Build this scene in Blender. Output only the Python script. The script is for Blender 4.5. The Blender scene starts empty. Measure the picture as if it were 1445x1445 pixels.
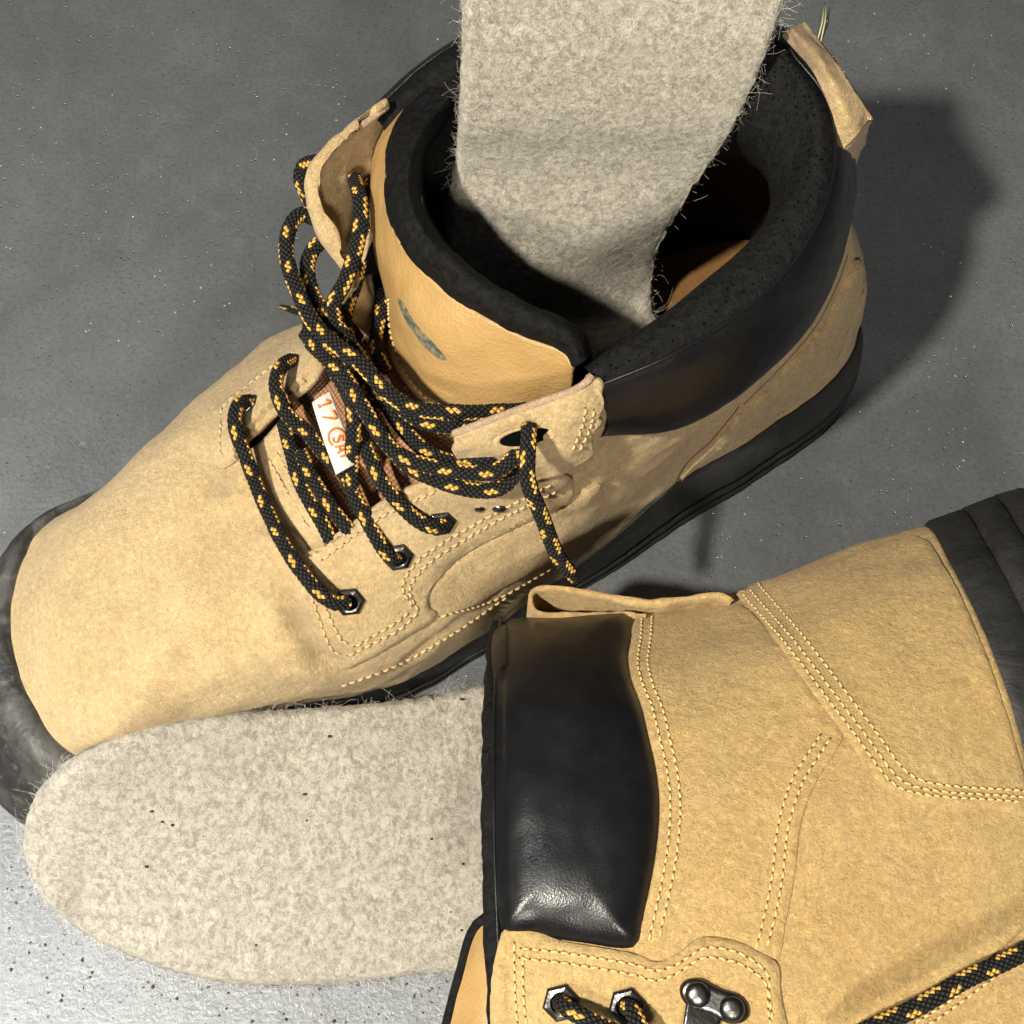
import bpy, bmesh, math, random
import numpy as np
from mathutils import Vector, Matrix, noise
from mathutils.bvhtree import BVHTree
from mathutils.geometry import delaunay_2d_cdt

random.seed(7); rng = np.random.default_rng(7)
K = 0.01                                    # everything is authored in centimetres
scene = bpy.context.scene
col = scene.collection

# ------------------------------------------------------------------ camera
TILT = math.radians(25); DIST = 52.0; FPX = 2100.0
CAM = np.array([0, -DIST*math.sin(TILT), DIST*math.cos(TILT)])
FWD = np.array([0, math.sin(TILT), -math.cos(TILT)])
UPV = np.array([0, math.cos(TILT), math.sin(TILT)])
RGT = np.array([1.0, 0, 0])
cd = bpy.data.cameras.new("camera"); cam = bpy.data.objects.new("camera", cd); col.objects.link(cam)
cam.location = CAM*K; cam.rotation_euler = (TILT, 0, 0)
cd.sensor_width = 36; cd.lens = 36*FPX/1445.0; cd.clip_start = 0.01; cd.clip_end = 50
scene.camera = cam

# ------------------------------------------------------------------ light
world = bpy.data.worlds.new("World"); scene.world = world; world.use_nodes = True
bg = world.node_tree.nodes['Background']
bg.inputs[0].default_value = (0.92, 0.95, 1.0, 1); bg.inputs[1].default_value = 0.075

def lamp(name, loc, target, size, power, color):
    l = bpy.data.lights.new(name, 'AREA'); l.shape = 'DISK'; l.size = size*K; l.energy = power; l.color = color
    o = bpy.data.objects.new(name, l); col.objects.link(o); o.location = Vector(loc)*K
    d = Vector(target) - Vector(loc); o.rotation_euler = d.to_track_quat('-Z', 'Y').to_euler()
    return o
lamp("main_lamp", (-47, -50, 108), (0, 0, 5), 6.5, 28, (1.0, 0.935, 0.80))
lamp("front_lamp", (4, -100, 84), (0, 0, 5), 14, 9.5, (1.0, 0.94, 0.82))
lamp("added_floor_spot", (-62, 1, 150), (-25, -24, 0), 16, 0.50, (0.90, 0.96, 1.0)).data.spread = math.radians(24)  # added narrow cool spot that brightens the near-left floor corner; not a window

scene.view_settings.view_transform = 'Standard'; scene.view_settings.look = 'None'
scene.view_settings.exposure = 0.0; scene.view_settings.gamma = 1
scene.render.engine = 'CYCLES'

# ------------------------------------------------------------------ helpers
def P(px, py, z):
    d = FWD*FPX + RGT*(px-722.5) + UPV*(722.5-py)
    return CAM + d*((z-CAM[2])/d[2])
HEEL = P(1204, 465, 1.5)[:2]; TOE = P(-10, 960, 1.5)[:2]
AX = (TOE-HEEL)/np.linalg.norm(TOE-HEEL); LAT = np.array([-AX[1], AX[0]])
def W(a, b, z):                             # along the boot from its heel, sideways, up
    q = HEEL + AX*a + LAT*b
    return np.array([q[0], q[1], z])
def crm(c, n, closed=False):                # Catmull-Rom along axis 0
    c = np.asarray(c, float); m = len(c)
    if closed: t = np.arange(n)*m/n
    else: t = np.linspace(0, m-1, n)
    i = np.minimum(np.floor(t).astype(int), m-1 if closed else m-2); f = (t-i)
    def g(k):
        if closed: return c[k % m]
        lo = c[0]*2-c[1]; hi = c[-1]*2-c[-2]
        r = c[np.clip(k, 0, m-1)].copy(); r[k < 0] = lo; r[k > m-1] = hi
        return r
    p0, p1, p2, p3 = g(i-1), g(i), g(i+1), g(i+2)
    f = f.reshape((-1,)+(1,)*(c.ndim-1))
    return 0.5*((2*p1)+(-p0+p2)*f+(2*p0-5*p1+4*p2-p3)*f*f+(-p0+3*p1-3*p2+p3)*f**3)
def gridpts(ctrl, nr, nc, closed=False):    # ctrl (R,C,3) -> (nr,nc,3)
    a = crm(np.asarray(ctrl, float), nr)
    return crm(a.transpose(1, 0, 2), nc, closed).transpose(1, 0, 2)
def link(name, me, mat, parent=None, label=None, kind=None, smooth=True):
    o = bpy.data.objects.new(name, me); col.objects.link(o)
    if mat: me.materials.append(mat)
    if smooth and len(me.polygons): me.polygons.foreach_set('use_smooth', [True]*len(me.polygons))
    if parent is not None:
        o.parent = parent
        base = parent
        off = Vector((0, 0, 0))
        while base is not None: off += base.location; base = base.parent
        me.transform(Matrix.Translation(-off))
    if label: o['label'] = label
    if kind: o['kind'] = kind
    return o
def mesh_from(name, v, f, uv=None):
    me = bpy.data.meshes.new(name)
    me.from_pydata((np.asarray(v)*K).tolist(), [], [list(map(int, q)) for q in f])
    if uv is not None:
        l = me.uv_layers.new(name='UVMap'); idx = np.empty(len(me.loops), int); me.loops.foreach_get('vertex_index', idx)
        l.data.foreach_set('uv', np.asarray(uv)[idx].ravel())
    me.update(); return me
def quads(nr, nc, closed=False, off=0, flip=False):
    j2 = nc if closed else nc-1
    i, j = np.meshgrid(np.arange(nr-1), np.arange(j2), indexing='ij'); i = i.ravel(); j = j.ravel(); k = (j+1) % nc
    q = np.stack([i*nc+j, i*nc+k, (i+1)*nc+k, (i+1)*nc+j], 1)+off
    return q[:, ::-1] if flip else q
def sheet(name, g, mat, parent, closed=False, thick=0.0, flip=False, offset=-1, label=None, kind=None):
    nr, nc = g.shape[:2]
    if not closed:
        N = np.cross(np.gradient(g, axis=1), np.gradient(g, axis=0)); flip = ((CAM-g)*N).sum() < 0
    elif thick:
        N = np.cross(np.roll(g, -1, 1)-np.roll(g, 1, 1), np.gradient(g, axis=0)); flip = ((g-g.mean((0, 1)))*N).sum() < 0
    uu, vv = np.meshgrid(np.linspace(0, 1, nr), np.linspace(0, 1, nc), indexing='ij')
    me = mesh_from(name, g.reshape(-1, 3), quads(nr, nc, closed, flip=flip), np.stack([vv.ravel(), uu.ravel()], 1))
    o = link(name, me, mat, parent, label, kind)
    if thick:
        m = o.modifiers.new('thick', 'SOLIDIFY'); m.thickness = thick*K; m.offset = offset
    return o
def bvh_of(*gs):
    V = []; F = []
    for g, closed in gs:
        nr, nc = g.shape[:2]; F += quads(nr, nc, closed, off=len(V)).tolist(); V += g.reshape(-1, 3).tolist()
    return BVHTree.FromPolygons(V, F)
def hit(b, px, py):
    d = Vector(FWD*FPX + RGT*(px-722.5) + UPV*(722.5-py)).normalized()
    loc, n, i, t = b.ray_cast(Vector(CAM), d)
    if loc is None: return None, None
    if n.dot(d) > 0: n = -n
    return loc, n
def inpoly(x, y, p):
    c = False; j = len(p)-1
    for i in range(len(p)):
        if (p[i][1] > y) != (p[j][1] > y) and x < (p[j][0]-p[i][0])*(y-p[i][1])/(p[j][1]-p[i][1])+p[i][0]: c = not c
        j = i
    return c
def resample(pts, step, closed=False, smooth=True):
    p = np.asarray(pts, float)
    if smooth: p = crm(p, len(p)*16, closed)
    if closed: p = np.vstack([p, p[:1]])
    s = np.r_[0, np.cumsum(np.linalg.norm(np.diff(p, axis=0), axis=1))]
    n = max(2, int(round(s[-1]/step))+1); t = np.linspace(0, s[-1], n)
    r = np.stack([np.interp(t, s, p[:, k]) for k in range(p.shape[1])], 1)
    return r[:-1] if closed else r
def edge_dist(x, y, poly):
    a = poly; b = np.roll(poly, -1, axis=0); d = b-a; q = np.array([x, y])
    t = np.clip(((q-a)*d).sum(1)/np.maximum((d*d).sum(1), 1e-9), 0, 1)
    return np.sqrt((((a+d*t[:, None])-q)**2).sum(1).min())
def panel(name, outline, b, mat, parent, thick=0.13, step=7, puff=0.0, puffw=30, rough_edge=0.0, label=None, smooth=True, round_px=4, dome=False):
    """a piece of leather laid on a surface; returns a BVH of its top too"""
    ol = resample(outline, step, True, smooth)
    if rough_edge: ol = ol + rng.normal(0, rough_edge, ol.shape)
    n0 = len(ol); pts = [Vector(p) for p in ol]
    x0, y0 = ol.min(0); x1, y1 = ol.max(0); row = 0; y = y0+step*.5
    while y < y1:
        x = x0 + (step*.5 if row % 2 else 0)
        while x < x1:
            if inpoly(x, y, ol) and edge_dist(x, y, ol) > step*.45: pts.append(Vector((x+random.uniform(-.4, .4), y)))
            x += step
        y += step*.87; row += 1
    v2, e2, f2, *_ = delaunay_2d_cdt(pts, [], [list(range(n0))], 1, 1e-4)
    top = []; bot = []; ok = []
    for v in v2:
        loc, n = hit(b, v.x, v.y)
        if loc is None: top.append((0, 0, 0)); bot.append((0, 0, 0)); ok.append(False); continue
        d = edge_dist(v.x, v.y, ol)
        h = thick*min(1, .55+.45*d/round_px) + puff*(1-math.exp(-d/puffw))
        if dome:
            q = min(1, d/round_px); h = thick*(.30+.70*math.sqrt(max(0, 1-(1-q)**2)))+.035*noise.noise(loc*1.7)+.014*noise.noise(loc*5)
        top.append(tuple(loc+n*h)); bot.append(tuple(loc-n*0.06)); ok.append(True)
    F = [list(f) for f in f2 if all(ok[i] for i in f)]
    F = [f for f in F if max((Vector(top[f[k]])-Vector(top[f[k-1]])).length for k in range(len(f))) < step*0.3]
    pr = list(range(len(top)))
    def fd(a):
        while pr[a] != a: pr[a] = pr[pr[a]]; a = pr[a]
        return a
    for f in F:
        for q in f[1:]: pr[fd(q)] = fd(f[0])
    cc_ = {}
    for f in F: cc_[fd(f[0])] = cc_.get(fd(f[0]), 0)+1
    if cc_: big = max(cc_, key=cc_.get); F = [f for f in F if fd(f[0]) == big]
    cnt = {}
    for f in F:
        for k in range(len(f)):
            e = (f[k-1], f[k]); cnt[tuple(sorted(e))] = cnt.get(tuple(sorted(e)), 0)+1
    # orient up
    for f in F:
        a, c, d = (Vector(top[f[k]]) for k in range(3))
        if (c-a).cross(d-a).dot(a-Vector(CAM)) > 0: f.reverse()
    V = list(top); m = {}; tp = {}
    S = []
    for f in F:
        for k in range(len(f)):
            e = (f[k-1], f[k])
            if cnt[tuple(sorted(e))] == 1:
                for q in e:
                    if q not in m: m[q] = len(V); V.append(bot[q]); tp[q] = len(V); V.append(top[q])
                S.append([tp[e[1]], tp[e[0]], m[e[0]], m[e[1]]])
    if dome:
        for f in F:
            for q in f:
                if q not in m: m[q] = len(V); V.append(bot[q])
        S += [[m[q] for q in f][::-1] for f in F]
    used = sorted({i for f in F+S for i in f}); rm = {i: k for k, i in enumerate(used)}
    V2 = [V[i] for i in used]; F2 = [[rm[i] for i in f] for f in F+S]
    o = link(name, mesh_from(name, V2, F2), mat, parent, label)
    return o, ([V[i] for i in range(len(top))], F)
def merge_bvh(parts):
    V = []; F = []
    for v, f in parts:
        o = len(V); V += [tuple(x) for x in v]; F += [[i+o for i in q] for q in f]
    return BVHTree.FromPolygons(V, F)
def gpart(g, closed): return (g.reshape(-1, 3).tolist(), quads(g.shape[0], g.shape[1], closed).tolist())
def frame(n, t):
    n = Vector(n).normalized(); t = Vector(t); t = (t-n*t.dot(n)).normalized(); return t, n.cross(t), n
def stitches(name, paths, b, mat, holemat, parent, pitch=0.27, r=0.045, lift=0.01):
    """real thread stitches with the needle holes between them"""
    V = []; F = []; HV = []; HF = []
    for path in paths:
        pp = resample(path, 3); q3 = []
        for x, y in pp:
            l, n = hit(b, x, y)
            if l is not None: q3.append((l, n))
        if len(q3) < 3: continue
        L = np.array([list(a) for a, _ in q3]); N = np.array([list(c) for _, c in q3])
        s = np.r_[0, np.cumsum(np.linalg.norm(np.diff(L, axis=0), axis=1))]
        k = 0.0
        while k < s[-1]-pitch:
            pt = pitch*random.uniform(.93, 1.07)
            f = lambda tt: Vector([np.interp(tt, s, L[:, i]) for i in range(3)])
            a, c = f(k+pt*.13), f(k+pt*.87); nn = Vector([np.interp(k+pt/2, s, N[:, i]) for i in range(3)]).normalized()
            h = f(k)
            if (c-a).length > pitch*1.6 or (c-a).length < 1e-4: k += pt; continue
            t, bb, nn = frame(nn, (c-a)); sk = bb*random.uniform(-.02, .02)
            o = len(V)
            for u, rr, hh in ((0, .3, -.5), (.12, .8, .25), (.5, 1, .75), (.88, .8, .25), (1, .3, -.5)):
                ct = a+(c-a)*u+nn*(lift+hh*r)+sk*(u-.5)*2
                for w in range(6):
                    an = w*math.pi/3; V.append(tuple(ct+(bb*math.cos(an)+nn*math.sin(an))*r*rr))
            for i in range(4):
                for w in range(6): F.append([o+i*6+w, o+i*6+(w+1) % 6, o+i*6+6+(w+1) % 6, o+i*6+6+w])
            o = len(HV)
            for w in range(7):
                an = w*2*math.pi/7; HV.append(tuple(h+nn*.012+t*math.cos(an)*.034+bb*math.sin(an)*.028))
            HF.append([o+w for w in range(7)])
            k += pt
    if V: link(name, mesh_from(name, V, F), mat, parent, kind='stuff')
    if HV: link('needle_holes', mesh_from('needle_holes', HV, HF), holemat, parent, kind='stuff', smooth=False)

# ------------------------------------------------------------------ materials
class NT:
    def __init__(s, name):
        s.m = bpy.data.materials.new(name); s.m.use_nodes = True; s.t = s.m.node_tree; s.b = s.t.nodes['Principled BSDF']
        s.tc = s.t.nodes.new('ShaderNodeTexCoord'); s.co = s.tc.outputs['Object']
    def L(s, a, b): s.t.links.new(a, b)
    def n(s, ty, **k):
        x = s.t.nodes.new('ShaderNode'+ty)
        for a, v in k.items(): setattr(x, a, v)
        return x
    def noise(s, scale, detail=3, rough=.55, dist=0, co=None):
        x = s.n('TexNoise'); x.inputs['Scale'].default_value = scale; x.inputs['Detail'].default_value = detail
        x.inputs['Roughness'].default_value = rough; x.inputs['Distortion'].default_value = dist
        s.L(co or s.co, x.inputs['Vector']); return x.outputs['Fac']
    def vor(s, scale, feature='F1', co=None, rnd=1):
        x = s.n('TexVoronoi', feature=feature); x.inputs['Scale'].default_value = scale; x.inputs['Randomness'].default_value = rnd
        s.L(co or s.co, x.inputs['Vector']); return x
    def ramp(s, fac, *st, interp='LINEAR'):
        x = s.n('ValToRGB'); x.color_ramp.interpolation = interp; e = x.color_ramp.elements
        while len(e) < len(st): e.new(.5)
        for i, (p, c) in enumerate(st):
            e[i].position = p; e[i].color = (c, c, c, 1) if isinstance(c, (int, float)) else (*c, 1)
        s.L(fac, x.inputs[0]); return x.outputs[0]
    def mix(s, fac, a, b, mode='MIX'):
        x = s.n('Mix', data_type='RGBA', blend_type=mode)
        for v, i in ((fac, 0), (a, 6), (b, 7)):
            if isinstance(v, (int, float)): x.inputs[i].default_value = v if i == 0 else (v, v, v, 1)
            elif isinstance(v, tuple): x.inputs[i].default_value = (*v, 1)
            else: s.L(v, x.inputs[i])
        return x.outputs[2]
    def math(s, op, a, b=0.0, c=None):
        x = s.n('Math', operation=op)
        for i, v in enumerate((a, b) if c is None else (a, b, c)):
            if isinstance(v, (int, float)): x.inputs[i].default_value = v
            else: s.L(v, x.inputs[i])
        return x.outputs[0]
    def bump(s, h, dist, strength=1, prev=None):
        x = s.n('Bump'); x.inputs['Distance'].default_value = dist; x.inputs['Strength'].default_value = strength
        s.L(h, x.inputs['Height'])
        if prev: s.L(prev, x.inputs['Normal'])
        return x.outputs[0]
    def out(s, color=None, rough=None, normal=None, spec=None, sheen=None, metal=None, coat=None):
        for v, nm in ((color, 'Base Color'), (rough, 'Roughness'), (normal, 'Normal'), (spec, 'Specular IOR Level'), (metal, 'Metallic'), (coat, 'Coat Weight')):
            if v is None: continue
            if isinstance(v, (int, float)): s.b.inputs[nm].default_value = v
            elif isinstance(v, tuple): s.b.inputs[nm].default_value = (*v, 1)
            else: s.L(v, s.b.inputs[nm])
        if sheen: s.b.inputs['Sheen Weight'].default_value = sheen; s.b.inputs['Sheen Roughness'].default_value = .6
        return s.m

def suede(name, base, warm, dirt, spots=.35, worn=.3, marks=()):
    t = NT(name)
    big = t.noise(24, 4, .6, .6); mid = t.noise(110, 5, .7, .4); fine = t.noise(620, 5, .75, .3); nap = t.noise(330, 4, .7, .6)
    c = t.mix(t.ramp(big, (.35, 0), (.65, 1)), base, warm)
    c = t.mix(t.ramp(mid, (.36, .28), (.60, 0)), c, tuple(x*.72 for x in base))
    c = t.mix(t.ramp(nap, (.34, .38), (.55, 0)), c, tuple(x*.68 for x in base))
    c = t.mix(t.ramp(fine, (.36, .55), (.54, 0)), c, tuple(x*.58 for x in base))
    c = t.mix(t.ramp(t.noise(540, 4, .75), (.52, 0), (.66, .65)), c, tuple(min(1, x*1.35+.04) for x in base))
    sp = t.vor(62); s = t.ramp(t.math('ADD', sp.outputs['Distance'], t.math('MULTIPLY', mid, .25)), (.18, spots), (.27, 0))
    gate = t.ramp(t.noise(35, 2), (.52, 0), (.6, 1))
    c = t.mix(t.math('MULTIPLY', s, gate), c, dirt)
    c = t.mix(t.math('MULTIPLY', t.ramp(t.noise(45, 6, .75, 1.5), (.5, 0), (.72, 1)), worn), c, dirt)
    for (mx, my, mz, rad, amt) in marks:      # stains and grime; on top of the pull loop, browner patches
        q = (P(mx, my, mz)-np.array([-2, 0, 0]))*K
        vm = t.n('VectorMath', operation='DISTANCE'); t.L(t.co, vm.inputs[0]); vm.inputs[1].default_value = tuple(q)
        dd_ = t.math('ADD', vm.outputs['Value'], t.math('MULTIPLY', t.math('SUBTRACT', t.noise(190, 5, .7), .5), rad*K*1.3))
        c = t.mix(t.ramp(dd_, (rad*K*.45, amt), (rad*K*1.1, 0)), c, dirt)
    h1 = t.bump(t.noise(1300, 4, .8), .0008, 1); h2 = t.bump(t.noise(300, 6, .78), .0016, .9, h1)
    h3 = t.bump(t.noise(38, 4, .6, .8), .003, .5, h2)
    return t.out(c, .93, h3, .18, .25)
M = {}
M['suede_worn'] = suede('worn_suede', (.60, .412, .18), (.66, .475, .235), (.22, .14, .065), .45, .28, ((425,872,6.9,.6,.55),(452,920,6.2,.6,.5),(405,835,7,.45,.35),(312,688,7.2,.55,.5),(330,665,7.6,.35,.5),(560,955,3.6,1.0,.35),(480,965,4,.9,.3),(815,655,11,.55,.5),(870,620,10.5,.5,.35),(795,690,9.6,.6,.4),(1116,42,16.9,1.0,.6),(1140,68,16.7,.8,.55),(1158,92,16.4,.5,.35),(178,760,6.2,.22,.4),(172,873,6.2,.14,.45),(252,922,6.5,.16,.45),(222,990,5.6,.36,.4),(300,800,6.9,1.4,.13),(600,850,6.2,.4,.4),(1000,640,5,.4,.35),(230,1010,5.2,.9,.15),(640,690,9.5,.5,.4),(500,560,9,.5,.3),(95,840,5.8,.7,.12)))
M['suede_new'] = suede('clean_suede', (.60, .385, .13), (.66, .45, .18), (.33, .20, .08), .18, .16)
M['suede_edge'] = suede('raw_suede_edge', (.56, .40, .23), (.55, .33, .24), (.25, .15, .08), .2, .5)

t = NT('smooth_tan_leather')
c = t.mix(t.ramp(t.noise(30, 4, .6), (.35, 0), (.7, 1)), (.335, .205, .075), (.39, .25, .10))
c = t.mix(t.ramp(t.noise(400, 3, .6), (.3, .25), (.6, 0)), c, (.33, .19, .06))
M['tan_leather'] = t.out(c, .52, t.bump(t.noise(60, 3), .002, .5, t.bump(t.vor(1100).outputs['Distance'], .0003, .5)), .4)

def black_leather(name, rough, grain):
    t = NT(name)
    v = t.vor(1900, 'F1'); w = t.noise(120, 3, .6, .5)
    n = t.bump(v.outputs['Distance'], .00015, grain, t.bump(w, .0003, .15))
    c = t.mix(t.ramp(t.noise(70, 4, .7), (.45, 0), (.75, 1)), (.005, .005, .006), (.008, .008, .008))
    return t.out(c, t.ramp(t.noise(160, 4), (.3, rough), (.7, rough+.13)), n, .38)
M['black_leather'] = black_leather('black_leather', .27, .25)
t = NT('black_lining')
c = t.mix(t.ramp(t.noise(500, 3, .7), (.35, 0), (.7, 1)), (.003, .003, .003), (.011, .011, .012))
M['lining'] = t.out(c, .72, t.bump(t.noise(700, 4, .8), .0008, .8, t.bump(t.noise(130, 4, .7), .0018, .6)), .12)
t = NT('hole_dark'); M['hole'] = t.out((.085, .048, .02), .95, None, .1)
t = NT('black_hole'); M['blackhole'] = t.out((.002, .002, .002), .95, None, .05)

def rubber(name, dusty):
    t = NT(name)
    d = t.ramp(t.noise(45, 6, .7, 1.2), (.42, 0), (.75, dusty))
    c = t.mix(d, (.014, .014, .014), (.11, .105, .095))
    c = t.mix(t.ramp(t.noise(260, 5, .75), (.56, 0), (.75, dusty*.8)), c, (.14, .13, .11))
    return t.out(c, t.ramp(t.noise(80, 4), (.3, .42), (.7, .7)), t.bump(t.noise(500, 4, .7), .0006, .5, t.bump(t.noise(60, 4, .6, 1), .0025, .5)), .45)
M['rubber'] = rubber('dusty_black_rubber', .15); M['rubber_toe'] = rubber('scuffed_toe_rubber', .85)

def felt(name):
    t = NT(name)
    mp = t.n('Mapping'); mp.inputs['Scale'].default_value = (1, .8, 1); t.L(t.co, mp.inputs[0])
    a = t.noise(460, 6, .78, .3, mp.outputs[0]); b = t.noise(110, 4, .6, .8); f = t.noise(1300, 3, .7, 1)
    c = t.mix(t.ramp(a, (.40, 0), (.56, 1)), (.29, .255, .20), (.66, .605, .50))
    c = t.mix(t.ramp(b, (.36, .35), (.58, 0)), c, (.42, .37, .30))
    c = t.mix(t.ramp(f, (.33, .45), (.55, 0)), c, (.27, .235, .19))
    c = t.mix(t.ramp(t.noise(760, 4, .7, .6), (.60, 0), (.72, .6)), c, (.84, .79, .68))
    n = t.bump(a, .0022, .9, t.bump(f, .0009, .8, t.bump(b, .003, .4)))
    return t.out(c, .97, n, .12, .3)
M['felt'] = felt('grey_wool_felt')
for nm, cc in (('wool_light', (.62, .58, .5)), ('wool_dark', (.16, .12, .085))):
    t = NT(nm); M[nm] = t.out(cc, .8, None, .3)

t = NT('painted_concrete')
lg = t.noise(5.5, 6, .65, .5); md = t.noise(45, 6, .7, .4); fi = t.noise(600, 4, .75)
c = t.mix(t.ramp(lg, (.35, 0), (.65, 1)), (.088, .094, .100), (.118, .124, .130))
c = t.mix(t.ramp(md, (.48, 0), (.75, .55)), c, (.15, .153, .155))
c = t.mix(t.ramp(fi, (.3, .6), (.5, 0)), c, (.045, .047, .052))
c = t.mix(t.ramp(t.noise(1700, 3, .7), (.62, 0), (.72, .5)), c, (.26, .26, .27))
mp = t.n('Mapping'); mp.inputs['Scale'].default_value = (1, .12, 1); mp.inputs['Rotation'].default_value = (0, 0, .5); t.L(t.co, mp.inputs[0])
c = t.mix(t.ramp(t.noise(230, 4, .7, 0, mp.outputs[0]), (.60, 0), (.74, .28)), c, (.19, .19, .19))
c = t.mix(t.ramp(t.noise(16, 5, .7, 1.2), (.46, 0), (.70, .30)), c, (.058, .058, .06))
pv = t.vor(330); pit = t.ramp(t.math('ADD', pv.outputs['Distance'], t.math('MULTIPLY', t.noise(700, 2), .22)), (.17, 1), (.26, 0))
pg = t.ramp(t.noise(60, 3, .6), (.40, 0), (.54, 1)); pit = t.math('MULTIPLY', pit, pg)
c = t.mix(t.math('MULTIPLY', pit, .8), c, (.035, .033, .03))
sp = t.vor(210); sg = t.ramp(sp.outputs['Distance'], (.05, 1), (.10, 0)); gg = t.ramp(t.noise(21, 3), (.52, 0), (.60, 1))
c = t.mix(t.math('MULTIPLY', sg, gg), c, (.42, .41, .38))
n = t.bump(t.math('SUBTRACT', t.noise(420, 5, .75), t.math('MULTIPLY', pit, .8)), .0006, .6, t.bump(t.noise(55, 4, .6), .0008, .3))
M['floor'] = t.out(c, t.ramp(t.noise(90, 5, .7), (.3, .17), (.7, .28)), n, .85)

t = NT('gunmetal'); M['metal'] = t.out(t.mix(t.noise(300), (.07, .067, .064), (.17, .163, .155)), .30, t.bump(t.noise(700), .0003, .4), None, None, 1.0)
t = NT('steel'); M['steel'] = t.out((.45, .44, .42), .22, None, None, None, 1.0)

t = NT('braided_lace')
uv = t.n('UVMap', uv_map='UVMap'); sx = t.n('SeparateXYZ'); t.L(uv.outputs[0], sx.inputs[0])
u8 = t.math('MULTIPLY', sx.outputs[0], 8); a = t.math('ADD', u8, sx.outputs[1]); b = t.math('SUBTRACT', u8, sx.outputs[1])
fA = t.math('FLOOR', a); fB = t.math('FLOOR', b)
ss = t.math('FLOORED_MODULO', t.math('ADD', fA, fB), 16); dd = t.math('FLOORED_MODULO', t.math('SUBTRACT', fA, fB), 13)
s8 = t.math('FLOORED_MODULO', ss, 8)
y1 = t.math('MULTIPLY', t.math('LESS_THAN', s8, 1.5), t.math('LESS_THAN', dd, 6.5))
y2 = t.math('MULTIPLY', t.math('COMPARE', ss, 12.5, .7), t.math('COMPARE', dd, 9.5, 2.2))
yy = t.math('MAXIMUM', y1, y2)
fa = t.math('ABSOLUTE', t.math('SUBTRACT', t.math('FRACT', a), .5)); fb = t.math('ABSOLUTE', t.math('SUBTRACT', t.math('FRACT', b), .5))
core = t.math('LESS_THAN', t.math('MAXIMUM', fa, fb), .47)
blk = t.mix(t.noise(900, 3), (.004, .004, .004), (.016, .015, .014)); yel = t.mix(t.noise(900, 3), (.55, .28, .05), (.80, .50, .13))
fib = t.noise(2200, 3, .7)
hh = t.math('SQRT', t.math('ABSOLUTE', t.math('MULTIPLY', t.math('SINE', t.math('MULTIPLY', a, math.pi)), t.math('SINE', t.math('MULTIPLY', b, math.pi)))))
blk = t.mix(t.ramp(hh, (.3, 0), (.95, 1)), (.003, .003, .003), t.mix(t.noise(900, 3), (.012, .012, .011), (.045, .043, .040)))  # gap shade put into the black, so the braid relief shows
M['lace'] = t.out(t.mix(t.math('MULTIPLY', yy, core), blk, yel), .8, t.bump(fib, .0003, .9, t.bump(hh, .0007, 1)), .2)

t = NT('sewing_thread'); M['thread'] = t.out(t.mix(t.noise(400), (.54, .37, .13), (.63, .45, .18)), .7, t.bump(t.noise(3000), .0002, .7), .3, .2)
t = NT('thread_worn'); M['thread_worn'] = t.out(t.mix(t.noise(200), (.36, .25, .11), (.58, .42, .20)), .8, t.bump(t.noise(3000), .0002, .7), .3, .2)
t = NT('woven_tongue'); uvn = t.n('UVMap', uv_map='UVMap'); mp = t.n('Mapping'); mp.inputs['Scale'].default_value = (42, 60, 1); t.L(uvn.outputs[0], mp.inputs[0])
ck = t.vor(1, co=mp.outputs[0], rnd=.1); hh = ck.outputs['Distance']
M['weave'] = t.out(t.mix(t.ramp(hh, (.2, 0), (.6, 1)), (.40, .185, .08), (.13, .055, .025)), .85, t.bump(t.math('MULTIPLY', hh, -1), .0009, 1), .2, .15)
t = NT('footbed_leather'); M['footbed'] = t.out(t.mix(t.noise(60, 4), (.13, .062, .02), (.18, .09, .028)), .7, t.bump(t.noise(500), .0005, .6), .3)
t = NT('white_label'); M['label'] = t.out(t.mix(t.noise(200, 4), (.66, .61, .52), (.54, .48, .39)), .75, t.bump(t.noise(900), .0003, .5), .3)
t = NT('orange_print'); M['orange'] = t.out((.62, .15, .02), .7)
t = NT('grey_print'); M['greyprint'] = t.out(t.mix(t.ramp(t.noise(400, 4, .7), (.4, 0), (.6, 1)), (.05, .065, .06), (.24, .20, .12)), .6)
t = NT('straw'); M['straw'] = t.out((.52, .52, .28), .6)
t = NT('grit_pale'); M['grit'] = t.out((.55, .53, .48), .8)
t = NT('crumb_dark'); M['crumb'] = t.out((.02, .016, .013), .8)

# ------------------------------------------------------------------ floor
me = mesh_from('floor', [(-150, -150, 0), (150, -150, 0), (150, 150, 0), (-150, 150, 0)], [(0, 1, 2, 3)])
fl = link('floor', me, M['floor'], smooth=False); fl['kind'] = 'structure'

def thing(name, label, cat, loc, group=None):
    o = bpy.data.objects.new(name, None); col.objects.link(o); o.location = Vector(loc)*K
    o.empty_display_size = .02; o['label'] = label; o['category'] = cat
    if group: o['group'] = group
    bpy.context.view_layer.update(); return o

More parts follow.
